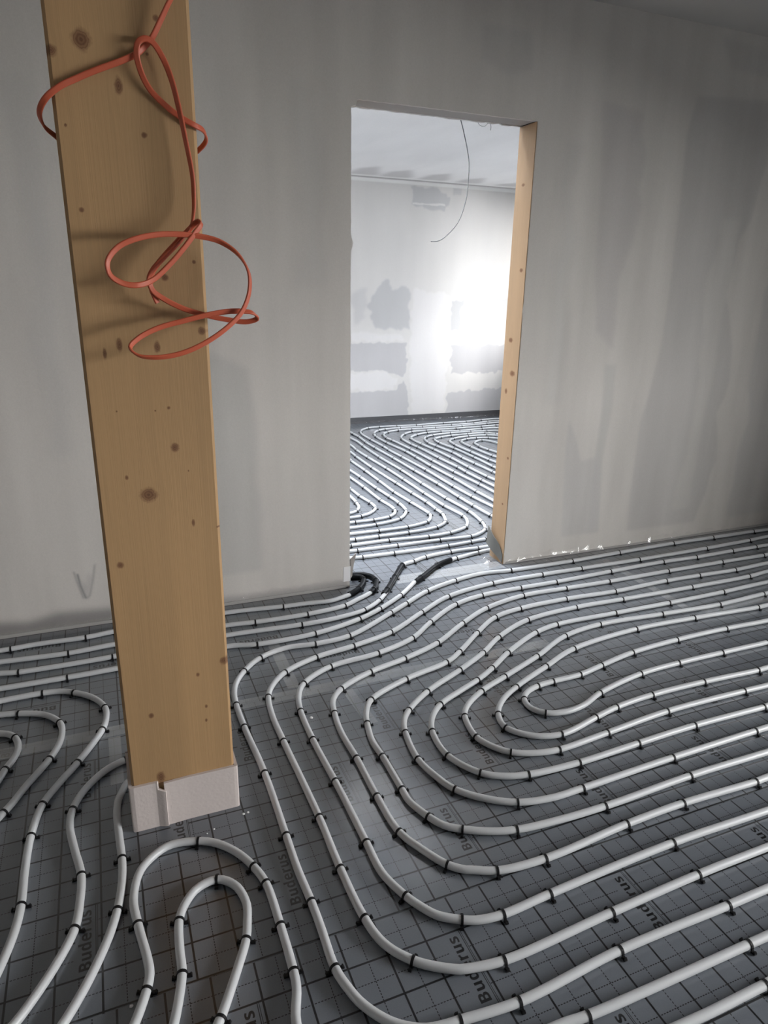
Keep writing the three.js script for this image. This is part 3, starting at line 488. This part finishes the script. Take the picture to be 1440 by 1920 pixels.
  ["outer of two arched white pipes in front of the wrapped post foot", FRONT, [[-0.26,-0.7],[-0.081,-1.141],[-0.069,-1.162],[-0.041,-1.228,1],[-0.032,-1.264],[-0.034,-1.303],[-0.049,-1.409,1],[-0.055,-1.488],[-0.033,-1.576],[0.007,-1.619],[0.051,-1.64],[0.125,-1.627,1],[0.172,-1.6],[0.218,-1.548],[0.251,-1.483,1],[0.27,-1.417,1],[0.275,-1.28,1],[0.274,-1.153,1],[0.27,-1.111],[0.249,-1.035],[0.262,-0.94],[0.31,-0.87],[0.4,-0.832],[0.55,-0.825],[0.782,-0.827],[0.842,-0.822,1],[1.316,-0.821,1],[1.382,-0.821],[4.5,-0.82]]],
  ["inner of two arched white pipes in front of the wrapped post foot", FRONT, [[-0.16,-0.7],[-0.002,-1.11],[0.008,-1.132],[0.036,-1.238,1],[0.038,-1.299],[0.046,-1.383,1],[0.064,-1.425],[0.1,-1.464],[0.152,-1.475,1],[0.193,-1.44],[0.21,-1.375],[0.201,-1.317],[0.189,-1.272,1],[0.158,-1.209],[0.101,-1.105,1],[0.088,-1.086],[-0.02,-0.87],[-0.06,-0.78]]],
  ["white pipe snaking down left of the post after turning behind its foot", FRONT, [[-0.5,-0.98],[-0.324,-1.232],[-0.3,-1.258],[-0.235,-1.357],[-0.192,-1.451,1],[-0.181,-1.532],[-0.179,-1.617,1],[-0.197,-1.718],[-0.211,-1.815],[-0.205,-1.885,1],[-0.171,-1.965],[-0.108,-2.038],[-0.05,-2.068,1],[-0.03,-2.072],[0.04,-2.095],[0.1,-2.09],[0.135,-2.045],[0.1,-1.995],[0.04,-1.985],[-0.01,-1.975],[-0.047,-1.953],[-0.07,-1.902],[-0.078,-1.88],[-0.084,-1.819],[-0.081,-1.729],[-0.077,-1.638,1],[-0.079,-1.563],[-0.094,-1.47,1],[-0.121,-1.385],[-0.167,-1.286],[-0.206,-1.221],[-0.228,-1.191],[-0.36,-0.98]]],
  ["outermost of three white pipe bends at the left edge behind the post", FRONT, [[-1.6,-2.57],[-0.502,-2.578],[-0.467,-2.584],[-0.324,-2.587,1],[-0.268,-2.579],[-0.214,-2.55,1],[-0.148,-2.49],[-0.106,-2.406,1],[-0.103,-2.334],[-0.117,-2.267,1],[-0.194,-2.109,1],[-0.248,-2.02],[-0.289,-1.94,1],[-0.312,-1.814,1],[-0.318,-1.686],[-0.318,-1.57,1],[-0.327,-1.49],[-0.348,-1.406],[-0.364,-1.358],[-0.43,-1.15]]],
  ["middle of three white pipe bends at the left edge behind the post", FRONT, [[-1.6,-2.5],[-0.492,-2.492],[-0.458,-2.488],[-0.396,-2.473,1],[-0.31,-2.433],[-0.257,-2.364,1],[-0.247,-2.299],[-0.255,-2.23],[-0.28,-2.16,1],[-0.34,-2.047],[-0.377,-1.97],[-0.393,-1.943,1],[-0.417,-1.901],[-0.5,-1.7],[-0.55,-1.4]]],
  ["smallest, innermost white pipe bend cut off by the left picture edge", FRONT, [[-1.6,-2.4],[-0.479,-2.376],[-0.445,-2.366],[-0.417,-2.351],[-0.395,-2.324,1],[-0.38,-2.262],[-0.388,-2.206],[-0.409,-2.153,1],[-0.42,-2.112],[-0.443,-2.052],[-0.55,-1.8],[-0.62,-1.5]]],
  ["straight white pipe across the bottom right corner, nearest the viewer", FRONT, [[-0.05,-0.3],[0.05,-0.45],[0.15,-0.6],[0.3,-0.7],[0.5,-0.735],[1.028,-0.731],[1.092,-0.73],[1.265,-0.732,1],[1.304,-0.732],[4.5,-0.73]]],
  ["straight white pipe in the far room lying nearest the doorway threshold", FAR, [[-0.4,-3.49],[1.236,-3.489],[1.308,-3.479,1],[1.506,-3.476,1],[1.864,-3.477,1],[2.029,-3.493,1],[2.141,-3.505,1],[2.183,-3.508],[4.5,-3.51]]],
  ["far room white pipe with the outermost bend just beyond the doorway", FAR, [[-0.4,-6.98],[1.981,-6.98],[2.131,-6.95],[2.271,-6.85],[2.331,-6.67],[2.338,-6.598],[2.349,-6.425],[2.333,-6.206,1],[2.315,-5.732,1],[2.321,-5.231,1],[2.309,-4.79,1],[2.309,-4.364,1],[2.32,-4.038,1],[2.287,-3.797,1],[2.268,-3.735],[2.23,-3.666,1],[2.151,-3.605],[2.077,-3.58,1],[1.861,-3.585,1],[1.575,-3.587,1],[1.316,-3.59,1],[1.272,-3.591],[-0.4,-3.591]]],
  ["far room white pipe with the second bend beyond the doorway, counted from the timber stud", FAR, [[-0.4,-6.88],[1.879,-6.88],[2.029,-6.85],[2.169,-6.75],[2.229,-6.289],[2.211,-6.062,1],[2.21,-5.754,1],[2.22,-5.32,1],[2.218,-4.951,1],[2.21,-4.537,1],[2.213,-4.205,1],[2.231,-3.952,1],[2.194,-3.837],[2.128,-3.746,1],[1.982,-3.683,1],[1.822,-3.666,1],[1.559,-3.686,1],[1.307,-3.681,1],[-0.4,-3.681]]],
  ["far room white pipe with the third bend beyond the doorway, counted from the timber stud", FAR, [[-0.4,-6.78],[1.778,-6.78],[1.928,-6.75],[2.068,-6.65],[2.128,-6.006],[2.119,-5.816,1],[2.109,-5.385,1],[2.118,-4.864,1],[2.123,-4.566,1],[2.128,-4.325,1],[2.119,-4.149,1],[2.114,-4.047,1],[2.084,-3.954],[2.056,-3.89,1],[1.947,-3.809,1],[1.731,-3.775,1],[1.524,-3.772,1],[1.366,-3.769,1],[1.335,-3.769],[-0.4,-3.769]]],
  ["far room white pipe with the fourth bend beyond the doorway, counted from the timber stud", FAR, [[-0.4,-6.68],[1.677,-6.68],[1.827,-6.65],[1.967,-6.55],[2.027,-5.727],[2.019,-5.666,1],[2.018,-5.307,1],[2.011,-4.974,1],[2.003,-4.64,1],[2.017,-4.362,1],[2.027,-4.181],[2.027,-4.068,1],[1.996,-3.997],[1.933,-3.927,1],[1.771,-3.877,1],[1.564,-3.868,1],[1.371,-3.872],[-0.4,-3.872]]],
  ["far room white pipe with the fifth bend beyond the doorway, counted from the timber stud", FAR, [[-0.4,-6.58],[1.548,-6.58],[1.698,-6.55],[1.838,-6.45],[1.898,-5.367],[1.907,-5.122,1],[1.913,-4.772,1],[1.924,-4.535,1],[1.926,-4.363,1],[1.916,-4.262],[1.897,-4.183,1],[1.783,-4.044,1],[1.59,-3.987,1],[1.408,-3.978],[-0.4,-3.978]]],
  ["far room white pipe with the sixth bend beyond the doorway, counted from the timber stud", FAR, [[-0.4,-6.48],[1.472,-6.48],[1.622,-6.45],[1.762,-6.35],[1.822,-5.15],[1.829,-4.835,1],[1.826,-4.479,1],[1.839,-4.318],[1.832,-4.233,1],[1.797,-4.161],[1.734,-4.109,1],[1.61,-4.082,1],[1.478,-4.079,1],[1.444,-4.078],[-0.4,-4.078]]],
  ["far room white pipe with the seventh bend beyond the doorway, counted from the timber stud", FAR, [[-0.4,-6.38],[1.362,-6.38],[1.512,-6.35],[1.652,-6.25],[1.712,-4.839],[1.713,-4.814,1],[1.715,-4.621,1],[1.732,-4.443,1],[1.719,-4.32,1],[1.639,-4.223],[1.556,-4.183,1],[1.478,-4.175],[-0.4,-4.175]]],
  ["smallest white pipe bend just beyond the doorway, beside the left door edge", FAR, [[-0.4,-6.28],[1.294,-6.28],[1.444,-6.25],[1.584,-6.15],[1.644,-4.645],[1.634,-4.477,1],[1.615,-4.379],[1.566,-4.301,1],[1.511,-4.267],[-0.4,-4.267]]],
  ["long straight white pipe in the far room between the two rows of bends", FAR, [[-0.4,-7.1],[2.1,-7.1],[2.3,-7.06],[2.4,-6.98],[2.438,-6.898],[2.44,-6.794,1],[2.441,-6.622,1],[2.421,-6.371,1],[2.417,-6.093,1],[2.424,-5.653,1],[2.422,-5.18,1],[2.428,-4.742,1],[2.416,-4.358,1],[2.415,-4.141,1],[2.42,-3.906,1],[2.45,-3.75],[2.54,-3.64],[2.72,-3.62],[4.5,-3.62]]],
  ["far room white pipe whose bend lies leftmost and closest to the dark edge strip", FAR, [[4.62,-4.9],[4.62,-6.78],[4.61,-7.01],[4.441,-7.13],[4.17,-7.118,1],[3.944,-7.078,1],[3.644,-7.079,1],[3.288,-7.053,1],[3.052,-7.064,1],[2.845,-7.077,1],[2.7,-7.05,1],[2.614,-6.982],[2.551,-6.879,1],[2.52,-6.755],[2.514,-6.462,1],[2.519,-6.13,1],[2.511,-5.986,1],[2.516,-5.672,1],[2.526,-5.173,1],[2.514,-4.64,1],[2.518,-4.345,1],[2.535,-4.073],[2.535,-3.97],[2.585,-3.82],[2.685,-3.73],[2.935,-3.72],[4.5,-3.72]]],
  ["far room white pipe with the second bend from the left before the far wall", FAR, [[4.52,-4.9],[4.52,-6.658],[4.51,-6.888],[4.36,-7.008],[4.195,-7.003,1],[3.984,-6.961,1],[3.685,-6.948,1],[3.318,-6.951,1],[3.049,-6.955,1],[2.853,-6.935,1],[2.757,-6.886,1],[2.695,-6.82],[2.647,-6.716,1],[2.618,-6.582,1],[2.615,-6.279,1],[2.645,-5.866,1],[2.638,-5.624,1],[2.627,-5.277,1],[2.629,-4.855,1],[2.617,-4.455,1],[2.617,-4.211],[2.617,-4.07],[2.667,-3.92],[2.767,-3.83],[3.017,-3.82],[4.5,-3.82]]],
  ["far room white pipe with the third bend from the left before the far wall", FAR, [[4.42,-4.9],[4.42,-6.568],[4.41,-6.798],[4.305,-6.918],[4.119,-6.897,1],[3.771,-6.856,1],[3.431,-6.844,1],[3.139,-6.849,1],[2.971,-6.843,1],[2.819,-6.776,1],[2.763,-6.725],[2.736,-6.675,1],[2.701,-6.495,1],[2.711,-6.369,1],[2.727,-5.942,1],[2.727,-5.46,1],[2.729,-5.04,1],[2.74,-4.622,1],[2.739,-4.407],[2.739,-4.17],[2.789,-4.02],[2.889,-3.93],[3.139,-3.92],[4.5,-3.92]]],
  ["far room white pipe with the fourth bend from the left before the far wall", FAR, [[4.32,-4.9],[4.32,-6.423],[4.31,-6.653],[4.217,-6.773],[4.166,-6.771,1],[3.968,-6.758,1],[3.636,-6.744,1],[3.264,-6.737,1],[3.075,-6.714,1],[2.947,-6.619,1],[2.874,-6.518],[2.835,-6.404,1],[2.823,-6.136,1],[2.834,-6.007,1],[2.829,-5.533,1],[2.834,-5.17,1],[2.824,-5,1],[2.824,-4.73,1],[2.826,-4.536],[2.826,-4.27],[2.876,-4.12],[2.976,-4.03],[3.226,-4.02],[4.5,-4.02]]],
  ["far room white pipe with the fifth bend from the left before the far wall", FAR, [[4.22,-4.9],[4.22,-6.283],[4.21,-6.513],[4.133,-6.633],[3.913,-6.645,1],[3.615,-6.615,1],[3.394,-6.636,1],[3.219,-6.623,1],[3.065,-6.554,1],[2.972,-6.473],[2.934,-6.401,1],[2.927,-6.117,1],[2.939,-5.866,1],[2.939,-5.498,1],[2.925,-5.14,1],[2.923,-4.812,1],[2.932,-4.703],[2.932,-4.37],[2.982,-4.22],[3.082,-4.13],[3.332,-4.12],[4.5,-4.12]]],
  ["far room white pipe with the sixth bend from the left before the far wall", FAR, [[4.12,-4.9],[4.12,-6.135],[4.11,-6.365],[4.044,-6.485],[3.902,-6.519,1],[3.709,-6.535,1],[3.456,-6.533,1],[3.221,-6.487,1],[3.108,-6.415,1],[3.056,-6.334],[3.021,-6.156,1],[3.031,-5.993,1],[3.055,-5.694,1],[3.04,-5.472,1],[3.045,-5.243,1],[3.048,-4.936,1],[3.048,-4.47],[3.098,-4.32],[3.198,-4.23],[3.448,-4.22],[4.5,-4.22]]],
  ["far room white pipe with the seventh bend from the left before the far wall", FAR, [[4.02,-4.9],[4.02,-5.978],[4.01,-6.148],[3.942,-6.328],[3.918,-6.35,1],[3.827,-6.429,1],[3.611,-6.429,1],[3.4,-6.411,1],[3.258,-6.369,1],[3.159,-6.302,1],[3.126,-6.118,1],[3.153,-5.843,1],[3.156,-5.457,1],[3.145,-5.099,1],[3.145,-4.57],[3.195,-4.42],[3.295,-4.33],[3.545,-4.32],[4.5,-4.32]]],
  ["far room white pipe with the eighth bend from the left before the far wall", FAR, [[3.92,-4.9],[3.92,-5.901],[3.91,-6.071],[3.895,-6.251],[3.785,-6.317,1],[3.565,-6.326,1],[3.355,-6.264,1],[3.273,-6.184,1],[3.238,-5.992,1],[3.237,-5.66,1],[3.245,-5.33,1],[3.254,-5.236],[3.254,-4.67],[3.304,-4.52],[3.404,-4.43],[3.654,-4.42],[4.5,-4.42]]],
  ["far room white pipe with the ninth bend from the left before the far wall", FAR, [[3.82,-4.9],[3.82,-5.772],[3.81,-5.942],[3.814,-6.122],[3.733,-6.195,1],[3.603,-6.221,1],[3.47,-6.2,1],[3.374,-6.126,1],[3.344,-5.858,1],[3.354,-5.461,1],[3.368,-5.412],[3.368,-4.77],[3.418,-4.62],[3.518,-4.53],[3.768,-4.52],[4.5,-4.52]]],
  ["innermost white pipe bend near the far wall, beside the timber stud", FAR, [[3.72,-4.9],[3.72,-5.628],[3.71,-5.798],[3.679,-5.978],[3.658,-6.06],[3.606,-6.109,1],[3.541,-6.088],[3.472,-6.016,1],[3.439,-5.853,1],[3.45,-5.689,1],[3.47,-5.572],[3.47,-4.87],[3.52,-4.72],[3.62,-4.63],[3.87,-4.62],[4.5,-4.62]]],
];
PIPES.forEach(([label, grp, pts], n) => {
  const t = group('heating_pipe');
  tag(t, label, 'pipe', grp);
  const sl = SLEEVES[n];
  const near = (x, z) => sl && sl.some(([a, b], i) => i + 1 < sl.length && (() => { const [c, d] = sl[i + 1], u = Math.max(0, Math.min(1, ((x - a) * (c - a) + (z - b) * (d - b)) / ((c - a) ** 2 + (d - b) ** 2))); return Math.hypot(x - a - u * (c - a), z - b - u * (d - b)) < 0.02; })());
  const v = pts.map(([x, z]) => new THREE.Vector3(x, RP + 0.0009, z));
  const curve = new THREE.CatmullRomCurve3(v, false, 'centripetal');
  curve.arcLengthDivisions = 600;
  const L = curve.getLength(), far = grp === FAR;
  mesh('tube', new THREE.TubeGeometry(curve, Math.min(900, Math.ceil(L / (far ? 0.03 : 0.016))), RP, far ? 10 : 16), M.pipe, t);
  const clip = (p, d, big) => { const m = mesh('clip', big ? clipBig : clipGeo, M.clip, t); m.position.set(p.x, (big ? RS + 0.0009 : RP + 0.0007), p.z); m.rotation.y = Math.atan2(d.x, d.z); };
  pts.forEach(([x, z, c], i) => { if (c) clip(v[i], curve.getTangent(i / (pts.length - 1)), near(x, z)); });
  if (sl) {
    const s = mesh('sleeve', sleeveGeometry(sl), M.sleeve, t);
    s.userData.label = 'black corrugated sleeve';
    for (const i of SLEEVE_CLIPS[n] ?? []) clip(new THREE.Vector3(sl[i][0], 0, sl[i][1]), new THREE.Vector3(sl[i + 1][0] - sl[i - 1][0], 0, sl[i + 1][1] - sl[i - 1][1]), true);
  }
});

// ------------------------------------------------------------------ orange flat cable: two cores side by side, swept along its path
const CABLE = [[0.232,2.087,-1.715],[0.212,2.059,-1.715],[0.191,2.023,-1.721],[0.171,1.99,-1.729],[0.156,1.975,-1.737],[0.138,1.959,-1.735],[0.105,1.942,-1.735],[0.049,1.917,-1.735],[0.013,1.899,-1.735],[-0.016,1.883,-1.733],[-0.046,1.859,-1.739],[-0.061,1.837,-1.765],[-0.056,1.818,-1.795],[-0.036,1.805,-1.825],[-0.006,1.793,-1.93],[0.06,1.784,-1.945],[0.17,1.784,-1.945],[0.227,1.792,-1.925],[0.267,1.802,-1.805],[0.279,1.818,-1.78],[0.269,1.832,-1.753],[0.25,1.837,-1.737],[0.226,1.847,-1.736],[0.196,1.865,-1.736],[0.159,1.897,-1.733],[0.143,1.929,-1.729],[0.138,1.96,-1.725],[0.144,1.979,-1.723],[0.159,1.986,-1.723],[0.173,1.98,-1.725],[0.189,1.958,-1.727],[0.203,1.922,-1.723],[0.214,1.871,-1.719],[0.224,1.806,-1.715],[0.234,1.732,-1.711],[0.234,1.693,-1.71],[0.231,1.659,-1.705],[0.222,1.629,-1.695],[0.196,1.596,-1.685],[0.162,1.564,-1.683],[0.132,1.533,-1.685],[0.123,1.512,-1.689],[0.129,1.49,-1.69],[0.152,1.472,-1.695],[0.194,1.451,-1.7],[0.238,1.438,-1.705],[0.29,1.427,-1.705],[0.339,1.422,-1.7],[0.361,1.43,-1.69],[0.349,1.443,-1.677],[0.3,1.447,-1.67],[0.248,1.44,-1.667],[0.189,1.426,-1.665],[0.13,1.41,-1.66],[0.087,1.389,-1.65],[0.068,1.37,-1.64],[0.083,1.354,-1.635],[0.127,1.349,-1.635],[0.181,1.358,-1.64],[0.237,1.382,-1.645],[0.288,1.416,-1.65],[0.32,1.448,-1.655],[0.339,1.491,-1.66],[0.34,1.534,-1.665],[0.318,1.572,-1.67],[0.28,1.597,-1.675],[0.237,1.606,-1.673],[0.187,1.608,-1.665],[0.139,1.604,-1.655],[0.091,1.591,-1.645],[0.06,1.574,-1.64],[0.039,1.546,-1.635],[0.042,1.52,-1.635],[0.066,1.504,-1.64],[0.096,1.501,-1.645],[0.128,1.512,-1.66],[0.169,1.547,-1.667],[0.2,1.58,-1.669],[0.227,1.613,-1.671],[0.242,1.633,-1.677],[0.237,1.638,-1.685],[0.216,1.619,-1.693],[0.182,1.586,-1.697],[0.148,1.55,-1.7],[0.131,1.526,-1.701],[0.126,1.498,-1.7],[0.138,1.463,-1.7]];
{
  const top = CABLE[0], pts = [[top[0] + 0.05, HF - 0.01, top[2] + 0.02], [top[0] + 0.045, 2.45, top[2] + 0.02], ...CABLE].map((p) => new THREE.Vector3(...p));
  const curve = new THREE.CatmullRomCurve3(pts, false, 'centripetal'); curve.arcLengthDivisions = 1500;
  const prof = [], a = 0.0028, b = 0.0034;
  for (let i = 0; i < 9; i++) { const f = -0.62 * Math.PI + 1.24 * Math.PI * i / 8; prof.push([b + a * Math.cos(f), a * Math.sin(f)]); }
  for (let i = 0; i < 9; i++) { const f = 0.38 * Math.PI + 1.24 * Math.PI * i / 8; prof.push([-b + a * Math.cos(f), a * Math.sin(f)]); }
  const n = 900, pos = [], idx = [], ref = new THREE.Vector3(0.05, 1, 0.3), R = prof.length;
  let w = new THREE.Vector3(0, 0, 1);
  for (let i = 0; i <= n; i++) {
    const c = curve.getPointAt(i / n), t = curve.getTangentAt(i / n), goal = ref.clone().addScaledVector(t, -ref.dot(t)), k = Math.min(1, goal.length() * 0.12);
    w.addScaledVector(t, -w.dot(t)).normalize(); if (goal.dot(w) < 0) goal.negate(); w.lerp(goal.normalize(), k).addScaledVector(t, -w.dot(t)).normalize();
    const h = t.clone().cross(w);
    for (const [x, y] of prof) pos.push(c.x + w.x * x + h.x * y, c.y + w.y * x + h.y * y, c.z + w.z * x + h.z * y);
  }
  for (let i = 0; i < n; i++) for (let k = 0; k < R; k++) { const p = i * R + k, q = i * R + (k + 1) % R; idx.push(p, q, p + R, q, q + R, p + R); }
  const g = new THREE.BufferGeometry(); g.setAttribute('position', new THREE.Float32BufferAttribute(pos, 3)); g.setIndex(idx); g.computeVertexNormals(); mapUV(g, (x) => x, (x, y) => y);
  tag(mesh('electric_cable', g, M.cable), 'orange flat cable knotted round the timber post and hanging in loose loops', 'cable');
}

// ------------------------------------------------------------------ small things
{
  const s = (4.4 / 5.2), W = [[2.6, 3.02], [2.666, 2.808], [2.695, 2.713], [2.735, 2.589], [2.758, 2.495], [2.768, 2.418], [2.765, 2.339], [2.747, 2.159], [2.682, 1.993], [2.576, 1.886], [2.505, 1.847], [2.438, 1.84]];
  const pts = W.map(([x, y], i) => new THREE.Vector3(x * s, Math.min(HB - 0.001, 1.508 + (y - 1.508) * s), -4.4 + 0.01 * i));
  pts[0].y = HB - 0.001;
  tag(mesh('ceiling_wire', new THREE.TubeGeometry(new THREE.CatmullRomCurve3(pts), 80, 0.003, 8), M.wire), 'thin grey wire hanging in a curve from the far room ceiling', 'wire');
}
{ // torn tape fibres under the lintel
  const p = (x, y) => new THREE.Vector3(x, y, ZB + 0.006);
  tag(mesh('fibre_scrap', mergeGeometries([new THREE.TubeGeometry(new THREE.CatmullRomCurve3([p(1.80, DT + 0.002), p(1.815, DT - 0.012), p(1.84, DT - 0.014), p(1.86, DT + 0.002)]), 16, 0.0009, 6), new THREE.TubeGeometry(new THREE.CatmullRomCurve3([p(1.872, DT + 0.002), p(1.876, DT - 0.015), p(1.874, DT - 0.028)]), 10, 0.0011, 6)]), M.wire), 'torn fibre threads dangling below the right end of the lintel', 'scrap');
}
[[0.266, -1.697, 'left of the two white crumbs right of the wrapped post foot', 0.004], [0.28, -1.699, 'right of the two white crumbs right of the wrapped post foot', 0.0035], [0.591, -2.089, 'shiny white flake lying between the third and fourth nested pipes', 0.006], [0.175, -1.668, 'right of the two tiny white crumbs between post foot and outer arched pipe', 0.0025], [0.153, -1.658, 'left of the two tiny white crumbs between post foot and outer arched pipe', 0.0022], [-0.075, -1.21, 'white flake beside the left foot of the outer arched pipe', 0.004]].forEach(([x, z, label, r]) => {
  const g = new THREE.IcosahedronGeometry(r, 1), p = g.attributes.position;
  for (let i = 0; i < p.count; i++) { const k = 0.7 + 0.5 * noise(p.getX(i) * 900 + x * 50, p.getY(i) * 900 + p.getZ(i) * 700); p.setXYZ(i, p.getX(i) * k * 1.2, Math.max(-r * 0.5, p.getY(i) * k * 0.7), p.getZ(i) * k); }
  g.computeVertexNormals();
  const m = mesh('foam_crumb', g, M.crumb); m.position.set(x, r * 0.5, z);
  tag(m, label, 'crumb', 'white crumbs on the mats');
});
renderer.render(scene, camera);
